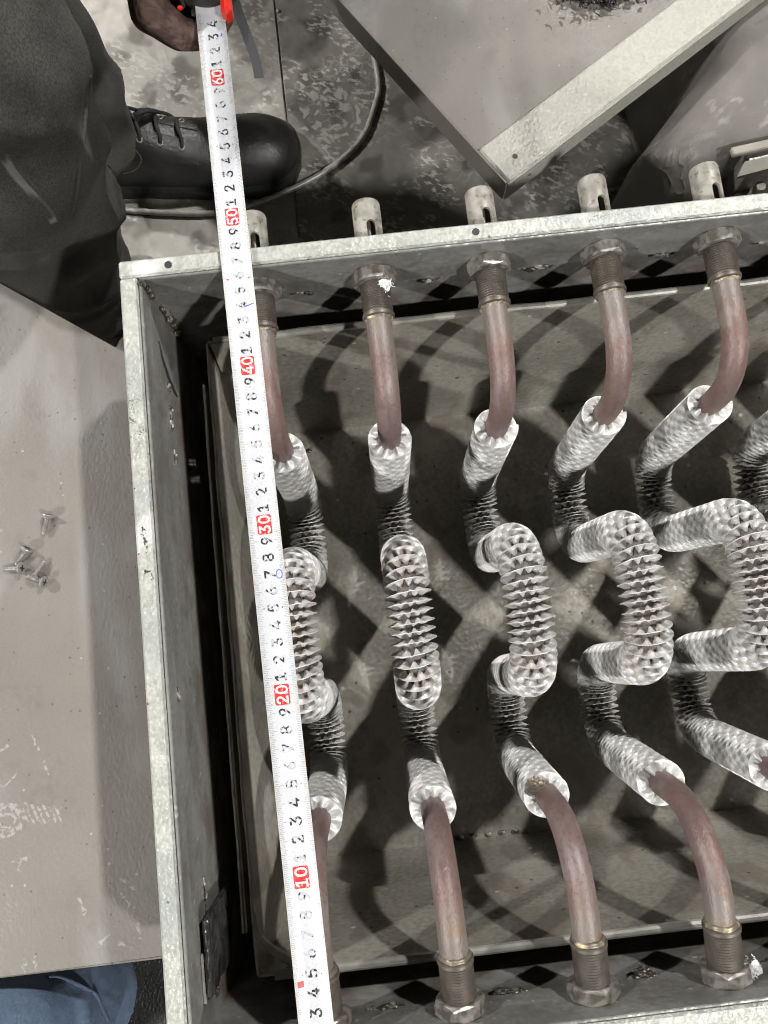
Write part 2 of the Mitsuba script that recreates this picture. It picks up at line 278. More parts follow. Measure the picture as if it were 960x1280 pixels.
bs('cable_sheath', lambda p, n, uv: mix((.20, .195, .175), (.38, .37, .34), fbm(p.x*90, p.y*90, p.z*90)), .4, .2)
bs('screw_steel', lambda p, n, uv: mix((.36, .345, .31), (.60, .58, .54), fbm(p.x*300, p.y*300, p.z*300)), .3, .55)
bs('lint', (.82, .82, .82), .9, 0.)
bs('yellow_thread', (.16, .145, .06), .8, 0.)
bs('lace', (.012, .012, .012), .8, 0.)
bs('lamp_housing', (.3, .3, .3), .5, 0.)

# ---------------------------------------------------------------- lamps of the hall (high-bay lights on a grid)
for (x, y, LAMP_H), pl in zip(LAMPS, LAMP_PLACE):
    k = thing('high_bay_lamp', f'round high bay lamp hanging far above the box, {pl}', 'lamp', 'high bay lamps of the hall')
    obj('housing', lathe([(.0, .16), (.07, .16), (.09, .09), (LAMP_R+.012, .012), (LAMP_R+.012, .0), (LAMP_R+.002, .0), (.08, .06), (.0, .06)], (x, y, LAMP_H), (0, 0, 1), 32), 'lamp_housing', k)
    scene[uniq(k+'__diffuser')] = {'type': 'disk', 'to_world': T().translate([x, y, LAMP_H+.002]).rotate([1, 0, 0], 180).scale([LAMP_R]*3), 'bsdf': {'type': 'ref', 'id': 'lint'},
        'emitter': {'type': 'area', 'radiance': {'type': 'rgb', 'value': [LAMP_RADIANCE, LAMP_RADIANCE*.985, LAMP_RADIANCE*.955]}}}

# ---------------------------------------------------------------- floor
obj('floor', sheet(-9, 9, -9, 9, FLOOR-.004), 'filmed_floor', smooth=False); structure('floor', 'grimy factory floor with a film of plastic')
for x0, x1 in ((-1.4, .0745), (.0765, 1.5)):
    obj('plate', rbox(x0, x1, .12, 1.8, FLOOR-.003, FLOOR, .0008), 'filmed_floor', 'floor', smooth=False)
for q in ((.0815, .468), (.0855, .385), (.0795, .62)):
    obj('rivet', lathe([(0, .0028), (.0022, .0022), (.0036, .0005), (.0036, -.001)], (q[0], q[1], FLOOR), (0, 0, 1), 16), 'screw_steel', 'floor', smooth=True)

# ---------------------------------------------------------------- the box
L, W = 0.78, 0.46            # inner length (x) and width (y)
bx = thing('steel_box', 'open topped steel box with pale galvanised rim holding the finned heating tubes', 'steel box')
RT = .0115
obj('rim_bar', rbox(-RT, L+RT, 0, RT, -.0415, 0, .0012), 'galvanised_rail', bx)
obj('rim_bar', rbox(-RT, L+RT, -W-RT, -W, -.0415, 0, .0012), 'galvanised_rail', bx)
obj('rim_bar', rbox(-RT, -.0004, -W+.0002, -.0002, -.0415, -.0003, .0012), 'galvanised_rail', bx)
obj('rim_bar', rbox(L+.0004, L+RT, -W+.0002, -.0002, -.0415, -.0003, .0012), 'galvanised_rail', bx)
ZB = -.40
def wall(x0, x1, y0, y1, z0, z1, nm='wall'): return obj(nm, rbox(x0, x1, y0, y1, z0, z1, .0005), 'wall_steel', bx)
# inner face sheets (upper leg a little proud of the lower one, so the seam shows)
wall(.0004, L-.0004, -.0022, -.0004, -.0425, -.0012, 'liner'); wall(.0004, L-.0004, -W+.0004, -W+.0022, -.0425, -.0012, 'liner')
wall(.0002, .0022, -W+.0026, -.0026, -.0180, -.0012, 'liner'); wall(-.0024, .0012, -W+.0004, -.0004, ZB, -.0186)
wall(-.0024, L+.002, -.0006, .0034, ZB, -.0432); wall(-.0024, L+.002, -W-.0034, -W+.0006, ZB, -.0432)
wall(L-.002, L+.003, -W+.0008, -.0008, ZB, -.0186)
obj('base', rbox(-.002, L+.002, -W, 0, ZB-.003, ZB+.001, .0005), 'wall_steel', bx)
for x in (.01, L-.05):
    for y in (-.06, -W+.02): obj('foot', rbox(x, x+.04, y, y+.04, FLOOR, ZB-.0032, .002), 'wall_steel', bx)
# weld beads along the seams
def bead(x, y, z, l, ax, r=.0035, sd=0):
    n = max(2, int(l/.0035)); ms = []
    for i in range(n):
        t = (i+.5)/n-.5; c = np.array([x, y, z], float); c[ax] += t*l
        ms.append(blob(r*(.5+.7*rng.random()), c+nrg.normal(0, .0009, 3), 3, .5, seed=sd+i, sq=[1.5 if a_ == ax else .7 for a_ in range(3)]))
    return obj('weld_bead', cat(ms), 'weld', bx, smooth=True)
for x, l in ((.058, .02), (.100, .016), (.192, .014), (.262, .02), (.352, .012), (.425, .02)): bead(x, -.0018, -.043, l, 0, .0026, int(x*999))
for x, l in ((.105, .02), (.182, .018), (.262, .013), (.345, .018)): bead(x, -W+.0018, -.0428, l, 0, .0036, int(x*777))
bead(.0022, -.004, -.012, .02, 2, .0028, 5); bead(.004, -.0038, -.06, .045, 2, .003, 55)
for y, z, l in ((-.07, -.052, .03), (-.105, -.056, .012), (-.26, -.0186, .012), (-.385, -.05, .02), (-.43, -.06, .03)): bead(.0014, y, z, l, 1, .0022, int(-y*555))
crk = [(.0016, -.030, -.034), (.0016, -.040, -.040), (.0016, -.049, -.052), (.0016, -.055, -.066), (.0016, -.056, -.074)]
obj('torn_seam', tube(crk, [.0006, .001, .0012, .0011, .0005], 6), 'black_rubber', bx)
obj('stiffener_rib', rbox(.0012, .0034, -.4395, -.412, -.0335, -.0305, .0006), 'wall_steel', bx)
# little screw stub standing on the left wall
obj('stud', tube([(.001, -.101, -.094), (.0075, -.101, -.094)], .0042, 12), 'weld', bx); obj('stud', tube([(.001, -.113, -.095), (.009, -.113, -.095)], .0034, 12), 'nut_steel', bx)
# holes for the rim screws
for x, y in ((.020, .0055), (.2165, .0055)): obj('screw_hole', tube([(x, y, -.002), (x, y, .0004)], .0024, 14), 'black_rubber', bx)

# black tab hanging on the left wall
m = rbox(.0042, .0075, -.436, -.392, -.089, -.028, .0012); m = m.subdivide_to_size(.004)
m.vertices[:, 0] += (meshkit.fbm(m.vertices*90, 3, 4)-.5)*.006*np.clip((m.vertices[:, 0]-.004)/.003, 0, 1)+.0
m.vertices[:, 0] = np.maximum(m.vertices[:, 0], .0035)
obj('rubber_tab', m, 'crumpled_black', smooth=40); labels['rubber_tab'] = {'label': 'crumpled black rubber strip stuck low on the left inside wall of the box', 'category': 'rubber strip'}

# ---------------------------------------------------------------- tray
tr = thing('inner_tray', 'dull olive grey sheet steel tray under the finned tubes inside the box', 'tray')
XT0, XT1, YT0, YT1, ZR, ZF = .031, L-.031, -.4345, -.0285, -.050, -.250
IN = .0155
th = .0015
obj('floor_panel', rbox(XT0+IN-.001, XT1-IN+.001, YT0+.0105-.001, YT1-IN+.001, ZF-th, ZF, .0003), 'tray_steel', tr)
def slab(a, b, c, d, t):
    P = np.array([a, b, c, d], float); n = np.cross(P[1]-P[0], P[3]-P[0]); n /= np.linalg.norm(n)
    return hull(np.vstack([P, P-n*t]))
yb, yf, xl, xr = YT1-IN, YT0+.0105, XT0+IN, XT1-IN
obj('side_panel', slab((xl, yb, ZF), (xr, yb, ZF), (XT1, YT1, ZR), (XT0, YT1, ZR), th), 'tray_steel', tr, smooth=False)
obj('side_panel', slab((xr, yf, ZF), (xl, yf, ZF), (XT0, YT0, ZR), (XT1, YT0, ZR), th), 'tray_steel', tr, smooth=False)
obj('side_panel', slab((xl, yf, ZF), (xl, yb, ZF), (XT0, YT1, ZR), (XT0, YT0, ZR), th), 'tray_steel', tr, smooth=False)
obj('side_panel', slab((xr, yb, ZF), (xr, yf, ZF), (XT1, YT0, ZR), (XT1, YT1, ZR), th), 'tray_steel', tr, smooth=False)
def rim(p0, p1, r, wob, sd):
    n = 60; t = np.linspace(0, 1, n)[:, None]; p = np.asarray(p0)*(1-t)+np.asarray(p1)*t
    k = meshkit.fbm(p*30+sd, 3, sd)[:, None]-.5
    p = p+k*wob
    m = tube(p, r*(1+.25*(meshkit.noise(p*50, sd)-.5)), 10); return m
m = rim((XT0+.004, YT1+.0012, ZR), (XT1-.004, YT1+.0012, ZR), .0026, np.array([[0, .0012, .0012]]), 3); obj('rolled_rim', m, 'tray_rim', tr)
m = rim((XT0+.010, YT0-.0012, ZR), (XT1-.004, YT0-.0012, ZR), .0028, np.array([[0, .0016, .0016]]), 5); obj('rolled_rim', m, 'tray_rim', tr)
m = rim((XT0-.0006, YT0+.004, ZR-.001), (XT0-.0006, YT1-.008, ZR-.001), .0012, np.array([[.004, 0, .002]]), 7); obj('raw_rim', m, 'tray_rim', tr)
m = rim((XT0-.0125, YT0+.016, ZR-.026), (XT0-.0105, YT1-.02, ZR-.026), .0011, np.array([[.003, 0, .003]]), 9); obj('raw_rim', m, 'tray_steel', tr)
obj('outer_flange', rbox(XT0-.0115, XT0-.010, YT0+.016, YT1-.02, ZR-.10, ZR-.026, .0004), 'tray_steel', tr)
# folded corner tabs
obj('corner_tab', hull([(XT0+.002, YT1-.002, ZR+.003), (XT0+.030, YT1-.001, ZR+.002), (XT0+.018, YT1-.016, ZR-.03), (XT0+.004, YT1-.014, ZR-.02), (XT0+.004, YT1-.004, ZR-.03), (XT0+.020, YT1-.003, ZR-.06)]), 'tray_steel', tr)
obj('corner_tab', tube(resample([(XT0+.000, YT0+.035, ZR-.001), (XT0+.004, YT0+.018, ZR-.002), (XT0+.012, YT0+.010, ZR-.003), (XT0+.021, YT0+.004, ZR-.004), (XT0+.029, YT0+.0015, ZR-.003)], 24), np.linspace(.0016, .0034, 24), 10), 'tray_rim', tr)
for x, y, r in ((.06, -.060, .0032), (.0655, -.063, .0022), (.071, -.0615, .0028), (.078, -.062, .0020), (.35, -.06, .002)):
    obj('weld_spot', blob(r, (x, y, ZF+r*.25), 2, .3, seed=int(x*1000), sq=(1.3, 1, .6)), 'weld', tr, smooth=True)
for i in range(7):
    obj('weld_spot', blob(.0022+.001*rng.random(), (.15+.012*i+rng.random()*.004, yf+.003, ZF+.001), 2, .35, seed=i+90, sq=(1.4, .8, .5)), 'weld', tr, smooth=True)

# ---------------------------------------------------------------- heating elements
def fillet(V, Rr, step=.0012):
    V = [np.asarray(v, float) for v in V]; out = [V[0]]
    for a, b, c, r in zip(V[:-2], V[1:-1], V[2:], Rr):
        u = (a-b)/np.linalg.norm(a-b); w = (c-b)/np.linalg.norm(c-b); ang = math.acos(np.clip(u@w, -1, 1))
        d = r/math.tan(ang/2); p, q = b+u*d, b+w*d
        bis = (u+w)/np.linalg.norm(u+w); o = b+bis*r/math.sin(ang/2)
        a0 = math.atan2(*(p-o)[::-1]); a1 = math.atan2(*(q-o)[::-1]); da = (a1-a0+math.pi) % (2*math.pi)-math.pi
        for k in range(13): t = a0+da*k/12; out.append(o+r*np.array([math.cos(t), math.sin(t)]))
    out.append(V[-1]); P = np.array(out)
    d = np.r_[0, np.cumsum(np.linalg.norm(np.diff(P, axis=0), axis=1))]
    keep = np.r_[True, np.diff(d) > 1e-6]; P, d = P[keep], d[keep]
    s = np.arange(0, d[-1], step); Q = np.stack([np.interp(s, d, P[:, k]) for k in (0, 1)], 1)
    return s, Q
R0, R1, PITCHF = .0084, .0157, .0060
def spiral(s, C, Tn, B, N, s0, s1, kw, ph, sd):
    per = 72; turns = (s1-s0)/PITCHF; n = int(turns*per)
    th = np.arange(n)*2*np.pi/per; sl = s0+PITCHF*th/(2*np.pi)
    c, t, b, nn = (np.stack([np.interp(sl, s, X[:, k]) for k in range(3)], 1) for X in (C, Tn, B, N))
    d = b*np.cos(th)[:, None]+nn*np.sin(th)[:, None]
    dt = np.gradient(Tn, axis=0)/np.gradient(s)[:, None]
    kap = np.stack([np.interp(sl, s, dt[:, k]) for k in range(3)], 1); loc = 1-(kap*d).sum(1)*.013
    wav = np.sin(kw*th+ph+.5*np.sin(th*.37+sd)); wav = np.sign(wav)*np.abs(wav)**.9
    amp2 = .75+.5*meshkit.noise(np.stack([th*.9, th*0+sd, th*0], 1), sd)
    rr = np.array([R0-.0004, R0+.0022, R0+.0046, R0+.0063, R1]); aa = np.array([.0022, .0020, .0010, .0002, .00006]); rows = []; q_ = len(rr)
    lean = meshkit.noise(np.stack([th*.35, th*0+sd*5, th*0], 1), sd+9)-.5
    edge = (meshkit.noise(np.stack([th*3.1, th*0+sd*7, th*0], 1), sd+3)-.5)
    for off in (-.0002, .0002):
        for r, a in zip(rr, aa):
            rad = r+(edge*.00025 if r == R1 else 0)
            rows.append(c+d*np.reshape(np.broadcast_to(rad, (n,)), (n, 1))+t*((a*wav*amp2*np.clip(loc, .45, 1.05))+off+(.0012*lean if r > R0+.003 else 0))[:, None])
    Vv = np.stack(rows, 1); w2 = 2*q_
    idx = np.arange(n-1)[:, None]*w2; f = []; lp_ = list(range(q_))+list(range(w2-1, q_-1, -1))
    for a, b_ in zip(lp_, lp_[1:]+lp_[:1]):
        f.append(np.hstack([idx+a, idx+b_, idx+w2+b_])); f.append(np.hstack([idx+a, idx+w2+b_, idx+w2+a]))
    cap = np.array([t_ for k in range(q_-1) for t_ in ([k, k+q_, k+q_+1], [k, k+q_+1, k+1])])
    f.append(cap); f.append(cap[:, ::-1]+(n-1)*w2)
    return trimesh.Trimesh(Vv.reshape(-1, 3), np.vstack(f), process=False)
def nutmesh(o, ax, ang, r=.0152, h=.0085):
    a, b, d = frame(ax); p = []
    for k in range(6):
        t = ang+k*math.pi/3
        for z in (.0018, h-.0018): p.append(o+r*(math.cos(t)*a+math.sin(t)*b)+z*d)
    for k in range(24):
        t = k*math.pi/12
        for z in (0, h): p.append(o+.0134*(math.cos(t)*a+math.sin(t)*b)+z*d)
    return hull(p)
def threads(o, ax, l, r=.0101):
    pr = [(r, 0)]; z = .001
    while z < l-.0035: pr += [(r, z), (r-.0011, z+.0008), (r, z+.0016)]; z += .00165
    pr += [(r, l-.003), (r+.0006, l-.0024), (r+.0006, l-.0006), (r-.0002, l), (.0078, l+.0002)]
    return lathe(pr, o, ax, 36)
where = ['leftmost finned heating tube, half hidden behind the white measuring tape', 'heating tube just right of the measuring tape, white fluff on its rear nut',
         'third finned heating tube from the left, golden residue on its front finned end', 'fourth heating tube from the left, hump leaning right, fluff on its front nut',
         'fifth finned heating tube from the left, its front pipe cut off by the photo edge', 'heating tube at the right edge of the photo, only its rear finned end showing', 'heating tube beyond the right edge of the photo']
for i in range(7):
    x = .0723+.0773*i+(.011 if i > 4 else 0); r = random.Random(100+i); j = lambda a: r.uniform(-a, a)
    e = thing('heating_tube', where[i], 'heating tube', 'finned heating tubes')
    lowb, lowf, top = -.2155+j(.002), -.2145+j(.002), -.0555+j(.002)
    V = [(-.004, -.026), (-.0985+j(.001), -.0235), (-.1145, lowb), (-.183+j(.001), lowb), (-.1885, top+.002), (-.2765+j(.001), top-.001), (-.284, lowf), (-.349, lowf), (-.3645+j(.001), -.0070), (-W+.003, -.0262)]
    s, Q = fillet(V, [.040, .031, .031, .030, .030, .029, .029, .046])
    tilt = j(.0022); xx = x+tilt*np.clip((Q[:, 1]+.2)/.16, 0, 1)*np.exp(-((Q[:, 0]+.232)/.06)**2)+j(.0006)
    C = np.stack([xx, Q[:, 0], Q[:, 1]], 1)
    from scipy.ndimage import gaussian_filter1d
    C = np.stack([gaussian_filter1d(C[:, k], 4.5, mode='nearest') for k in range(3)], 1)
    Tn = np.gradient(C, axis=0); Tn /= np.linalg.norm(Tn, axis=1, keepdims=True)
    Bn = np.tile([1., 0, 0], (len(C), 1)); Bn -= Tn*(Bn*Tn).sum(1, keepdims=True); Bn /= np.linalg.norm(Bn, axis=1, keepdims=True); Nn = np.cross(Tn, Bn)
    zb, zf = -.0785+j(.003), -.083+j(.003)
    ib = np.argmax(C[:, 2] < zb); jf = len(C)-1-np.argmax(C[::-1, 2] < zf); s0, s1 = s[ib], s[jf]
    obj('spiral_fin', spiral(s, C, Tn, Bn, Nn, s0, s1, 9.5+(.01*i), r.random()*6, i), 'galvanised_fin', e, smooth=78)
    sub = lambda a, b: C[(s >= a) & (s <= b)][::3]
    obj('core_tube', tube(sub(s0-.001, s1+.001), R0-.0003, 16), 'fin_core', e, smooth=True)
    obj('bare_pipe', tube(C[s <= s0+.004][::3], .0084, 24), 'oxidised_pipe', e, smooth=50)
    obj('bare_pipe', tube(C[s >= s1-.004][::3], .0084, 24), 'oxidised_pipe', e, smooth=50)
    ob, of = np.array([x, -.0023, -.026]), np.array([x, -W+.0023, -.0258])
    obj('hex_nut', nutmesh(ob, (0, -1, 0), r.random()*1.05), 'nut_steel', e, smooth=25)
    obj('hex_nut', nutmesh(of, (0, 1, 0), r.random()*1.05), 'nut_steel', e, smooth=25)
    obj('threaded_sleeve', threads(ob, (0, -1, 0), .0325), 'thread_steel', e, smooth=20)
    obj('threaded_sleeve', threads(of, (0, 1, .2), .0335), 'thread_steel', e, smooth=20)
    for o, dy in ((ob, -1), (of, 1)):
        ax_ = np.array([0, 1, .2])/math.hypot(1, .2) if dy > 0 else np.array([0, -1., 0])
        m = lathe([(.0080, .0), (.0096, .0), (.0098, .0008), (.0092, .0019), (.0084, .0026), (.0078, .0026)], o+ax_*(.0335 if dy > 0 else .0325), ax_, 48)
        m.vertices += (meshkit.fbm(m.vertices*400, 2, i)-.5)[:, None]*m.vertex_normals*.0016
        obj('braze_ring', m, 'braze', e, smooth=True)
    # terminal sleeve outside the rear wall
    yo, ye = RT-.001, .0475
    tb = man(lathe([(.0096, 0), (.0096, ye-yo-.0015), (.0090, ye-yo), (.0074, ye-yo), (.0074, 0)], (x, yo, -.026), (0, 1, 0), 40, close=True))
    if tb.volume() < 0: tb = m3.Manifold(tb)
    sl = hull(np.vstack([lathe([(.0031, -.02), (.0031, .02)], (0, 0, 0), (0, 0, 1), 20).vertices, lathe([(.0031, -.02), (.0031, .02)], (0, -.03, 0), (0, 0, 1), 20).vertices])+[0, .018, .021])
    sl.apply_transform(trimesh.transformations.rotation_matrix(.22, (0, 1, 0))); sl.apply_translation((x, yo, -.026))
    obj('terminal_sleeve', tb - man(sl), 'terminal_steel', e, smooth=30)
    obj('terminal_pin', tube([(x, yo, -.026), (x, ye-.006, -.026)], .0032, 14), 'thread_steel', e)
    if i in (1, 3):
        o = ob if i == 1 else of; ms = []; q0 = o+(np.array([.006, -.0125, .0085]) if i == 1 else np.array([.0135, .006, .006]))
        for k in range(5): ms.append(blob(.0021, q0+nrg.normal(0, .0020, 3)*[1, 1.5, .5], 3, .6, seed=k+i, sq=(1, 1.4, .7)))
        for k in range(60):
            q = q0+nrg.normal(0, .0016, 3)*[1, 1.5, .6]; d = nrg.normal(0, .0007, (4, 3))
            ms.append(tube(resample(q+np.cumsum(d, 0), 6), .00022, 4))
        obj('sealing_fluff', cat(ms), 'lint', e, smooth=True)
    if i == 2:
        c = C[jf]+Tn[jf]*.0025; obj('golden_residue', blob(.0050, c+np.array([-.0075, .0085, 0]), 4, .5, seed=6, sq=(1.25, 1, .3)), 'braze', e, smooth=True)

# ---------------------------------------------------------------- measuring tape
tp = thing('measuring_tape', 'white steel measuring tape with black and red numbers laid across the box rims', 'measuring tape')
TW = .0095; Y0, Y1 = -.490, .186
tx = lambda y: .0636-.0148*y
def zs(u): return .0008+.0028*(np.asarray(u)/TW)**2
def on_tape(u, y, h=0.): return np.stack([tx(y)+u, y, zs(u)+h], -1)
u = np.linspace(-TW, TW, 15); y = np.linspace(Y0, Y1, 80); rows = []
for h in (0, -.00028):
    for uu in (u if h == 0 else u[::-1]): rows.append(on_tape(np.full(80, uu), y+0, h))
Vv = np.stack(rows, 1); n = 30; k = np.arange(79)[:, None]*n; a = np.arange(n)[None]; b = (a+1) % n
f = np.concatenate([np.stack([k+a, k+b, k+n+b], -1).reshape(-1, 3), np.stack([k+a, k+n+b, k+n+a], -1).reshape(-1, 3)])
bl = obj('blade', trimesh.Trimesh(Vv.reshape(-1, 3), f, process=False), 'tape_enamel', tp, smooth=30)
def t2y(t): return -W+(t-.0071)
def bend(m, uc, t, d=.00012):
    """a flat mesh in (along, across-left) coordinates laid on the blade"""
    v = m.vertices; al, ac, h = v[:, 0], v[:, 1], v[:, 2]; yy = t2y(t)+al; uu = uc-ac
    m = m.copy(); m.vertices = np.stack([tx(yy)+uu, yy, zs(uu)+d+h], 1); return m
def word(txt, hgt, bold=False):
    m = meshkit.text_mesh(txt, hgt, .00004, bold); c = (m.bounds[0]+m.bounds[1])/2; m.apply_translation((-c[0], -c[1], 0)); return m
for t in range(1, 65):
    if t % 10:
        obj('number', bend(word(str(t % 10), .0064, True), .0002, t/100), 'print_black', bl, smooth=False)
        if t % 5 == 0:
            for s_ in (-1, 1):
                c = trimesh.creation.cylinder(.00055, .00004, sections=10); c.apply_translation((0, s_*.0053, 0)); obj('dot', bend(c, .0002, t/100), 'print_black', bl, smooth=False)
    else:
        q = sbox(-.0048, -.0033, .0048, .0033).buffer(.0011); m = trimesh.creation.extrude_polygon(q, .00004, engine='earcut').subdivide_to_size(.003)
        pn = obj('red_field', bend(m, 0, t/100, .0001), 'print_red', bl, smooth=False)
        obj('number', bend(word(str(t), .0066, True), 0, t/100, .0003), 'print_white', bl, smooth=False)
ms = []
for k in range(-20, 648):
    ln = .0042 if k % 10 == 0 else .0034 if k % 5 == 0 else .0024
    for s_ in (-1, 1):
        c = trimesh.creation.box((.0002, ln, .00004)).subdivide_to_size(.0015); c.apply_translation((0, s_*(TW-.0003-ln/2), 0)); ms.append(bend(c, 0, k/1000))
tk = obj('tick_marks', cat(ms), 'print_grey', bl, smooth=False); labels[tk] = {'kind': 'stuff'}
def flat(poly, uc, t, mat, nm): return obj(nm, bend(trimesh.creation.extrude_polygon(poly, .00005, engine='earcut').subdivide_to_size(.002), uc, t, .00018), mat, bl, smooth=False)
flat(Polygon([(0, -.0005), (.0006, -.007), (.0014, -.007), (.0008, -.0005)]), .001, .4385, 'print_blue', 'pen_mark')
flat(Polygon([(-.001, 0), (.0006, .0012), (.0006, -.0012)]), -.0066, .457, 'print_red', 'red_arrow'); flat(Polygon([(-.001, 0), (.0006, .0012), (.0006, -.0012)]), .0066, .457, 'print_red', 'red_arrow')
flat(sbox(-.0012, -.0012, .0012, .0012).buffer(.0004), -.0062, .0455, 'print_red', 'red_spot')
lp = lambda a, r0: Polygon([(r0*math.cos(k*.5236)*1.1, r0*math.sin(k*.5236)*a) for k in range(12)])
flat(lp(.8, .0026).difference(lp(.8, .0021)), .0058, .2695, 'print_blue', 'pen_mark')
flat(Polygon([(0, -.002), (.001, -.0005), (.003, -.001), (.0032, -.0005), (.001, .0002), (.0003, -.0015)]), .0052, .6285, 'print_blue', 'pen_mark')
# case in the hand
cx, cy = tx(.215), .216
cs = rbox(cx-.017, cx+.020, Y1-.0005, Y1+.066, -.008, .058, .007).subdivide_to_size(.006); obj('case', cs, 'black_rubber', tp, smooth=40)
obj('case_grip', rbox(cx-.020, cx-.0165, Y1+.004, Y1+.060, -.004, .052, .0015), 'grey_webbing', tp)
obj('mouth_plate', rbox(cx-.013, cx+.013, Y1-.004, Y1+.002, -.006, .0002, .001), 'black_rubber', tp)
obj('lock_button', rbox(cx+.0085, cx+.0155, Y1-.0150, Y1+.004, -.001, .0125, .003).subdivide_to_size(.003), 'red_plastic', tp)
obj('lock_button', rbox(cx-.0205, cx-.0165, Y1-.0045, Y1-.002, .004, .008, .0012), 'red_plastic', tp)
st = resample([(cx+.0165, Y1+.03, .012), (cx+.0155, Y1+.018, .004), (cx+.0165, Y1+.010, -.012), (cx+.021, Y1-.002, -.028), (cx+.0245, Y1-.0215, -.042)], 26)
tv = np.gradient(st, axis=0); tv /= np.linalg.norm(tv, axis=1, keepdims=True); sd_ = np.tile([.92, .32, .2], (26, 1)); sd_ -= tv*(sd_*tv).sum(1, keepdims=True); sd_ /= np.linalg.norm(sd_, axis=1, keepdims=True); nn = np.cross(tv, sd_)
Vv = np.stack([st+sd_*.0034+nn*.0006, st-sd_*.0034+nn*.0006, st-sd_*.0034-nn*.0006, st+sd_*.0034-nn*.0006], 1); k = np.arange(25)[:, None]*4; a = np.arange(4)[None]; b = (a+1) % 4
f = np.vstack([np.stack([k+a, k+b, k+4+b], -1).reshape(-1, 3), np.stack([k+a, k+4+b, k+4+a], -1).reshape(-1, 3), [[0, 2, 1], [0, 3, 2], [100, 101, 102], [100, 102, 103]]])
obj('wrist_strap', trimesh.Trimesh(Vv.reshape(-1, 3), f, process=False), 'grey_webbing', tp, smooth=30)

# ---------------------------------------------------------------- grey panel on the left, with screws
gp = thing('grey_panel', 'flat dusty grey painted steel panel beside the left rim, scuffed, with loose screws on it', 'steel panel')
P = [(-.0125, -.0255), (-.30, .183), (-.62, .183), (-.62, -.4463), (-.0125, -.4415)]
m = trimesh.creation.extrude_polygon(Polygon(P), .0022, engine='earcut'); m.apply_translation((0, 0, -.1222)); obj('top_sheet', m, 'dusty_paint', gp, smooth=False)
obj('folded_edge', rbox(-.615, -.016, -.4445, -.4425, -.140, -.1224, .0005), 'dusty_paint', gp)
for x, y in ((-.56, -.40), (-.56, .12), (-.30, -.40)): obj('support_leg', rbox(x, x+.03, y, y+.03, FLOOR, -.1224, .002), 'dusty_paint', gp)
def screw(hx, hy, dx, dy, up, lab):
    k = thing('loose_screw', lab, 'screw', 'loose screws on the grey panel')
    d = np.array([dx, dy, up], float); d /= np.linalg.norm(d); o = np.array([hx, hy, -.12])+np.array([0, 0, .0047 if abs(up) < .7 else .0])
    ln = .0165
    if up > .7: o = o+np.array([0, 0, .0001])
    pr = [(.0, 0), (.0047, .0002), (.0049, .0010), (.0040, .0024), (.0021, .0034)]
    z = .0036
    while z < ln-.003: pr += [(.0022, z), (.0014, z+.0007)]; z += .0014
    pr += [(.0013, z), (.0001, ln)]
    obj('shank', lathe(pr, o, d, 18), 'screw_steel', k, smooth=30)
    a, b, _ = frame(d); ms = []
    for u_ in (a, b): ms.append(hull([o-d*.0002+s1_*u_*.0024+s2_*np.cross(d, u_)*.0006+z_*d for s1_ in (-1, 1) for s2_ in (-1, 1) for z_ in (0, .0006)]))
    obj('cross_recess', cat(ms), 'black_rubber', k, smooth=False)
screw(-.1118, -.1225, -.35, -1, -.12, 'loose screw lying apart, nearest the back of the grey panel')
screw(-.1285, -.1462, -.7, -.8, -.12, 'loose screw pointing down left, at the rear of the small heap')
screw(-.1330, -.1610, -.45, .05, -.1, 'loose screw with its head towards the viewer, leftmost of the heap')
screw(-.1258, -.1695, .6, .85, -.12, 'loose screw lying across the middle of the heap, point towards the back')
screw(-.1168, -.1735, -.8, .35, -.1, 'loose screw at the front right of the small heap')

# ---------------------------------------------------------------- lid on the right, wrapped box, rag
ca, sa = math.cos(math.radians(32.6)), math.sin(math.radians(32.6)); LC = np.array([.2953, .1712])
def lid(m, z=0):
    m = m.copy(); v = m.vertices; m.vertices = np.stack([LC[0]+v[:, 0]*ca-v[:, 1]*sa, LC[1]+v[:, 0]*sa+v[:, 1]*ca, v[:, 2]], 1); return m
ld = thing('steel_cover', 'grey sheet steel cover with a pale textured lip, its corner pointing at the box', 'steel cover')
ZL = -.2235
obj('sheet', lid(rbox(.001, .62, .0455, .62, ZL-.0022, ZL, .0004)), 'dusty_paint', ld)
obj('lip', lid(rbox(.001, .62, 0, .0452, ZL-.004, ZL+.0035, .0022).subdivide_to_size(.02)), 'textured_paint', ld)
obj('side_flange', lid(rbox(.0005, .62, -.0012, .0012, ZL-.026, ZL+.0006, .0005)), 'textured_paint', ld)
obj('side_flange', lid(rbox(-.0012, .0008, .0014, .62, ZL-.026, ZL+.0012, .0005)), 'dusty_paint', ld)
for q in ((.023, .0165),): obj('screw_hole', lid(trimesh.creation.cylinder(.0026, .0006, sections=16, transform=trimesh.transformations.translation_matrix((q[0], q[1], ZL+.0036)))), 'black_rubber', ld)
obj('side_screw', lid(trimesh.creation.cylinder(.002, .002, sections=12, transform=trimesh.transformations.translation_matrix((.03, -.0018, ZL-.010))@trimesh.transformations.rotation_matrix(1.5708, (1, 0, 0)))), 'screw_steel', ld)
wb = thing('wrapped_casing', 'grey steel casing with rounded corner under crinkled film, behind the box at right', 'steel casing')
from shapely import affinity
q = Polygon([(.525, .45), (.537, .318), (.447, .222), (.457, .150), (.505, .148), (.540, .196), (.60, .200), (1.15, .30), (1.0, .75)]).buffer(-.012).buffer(.012)
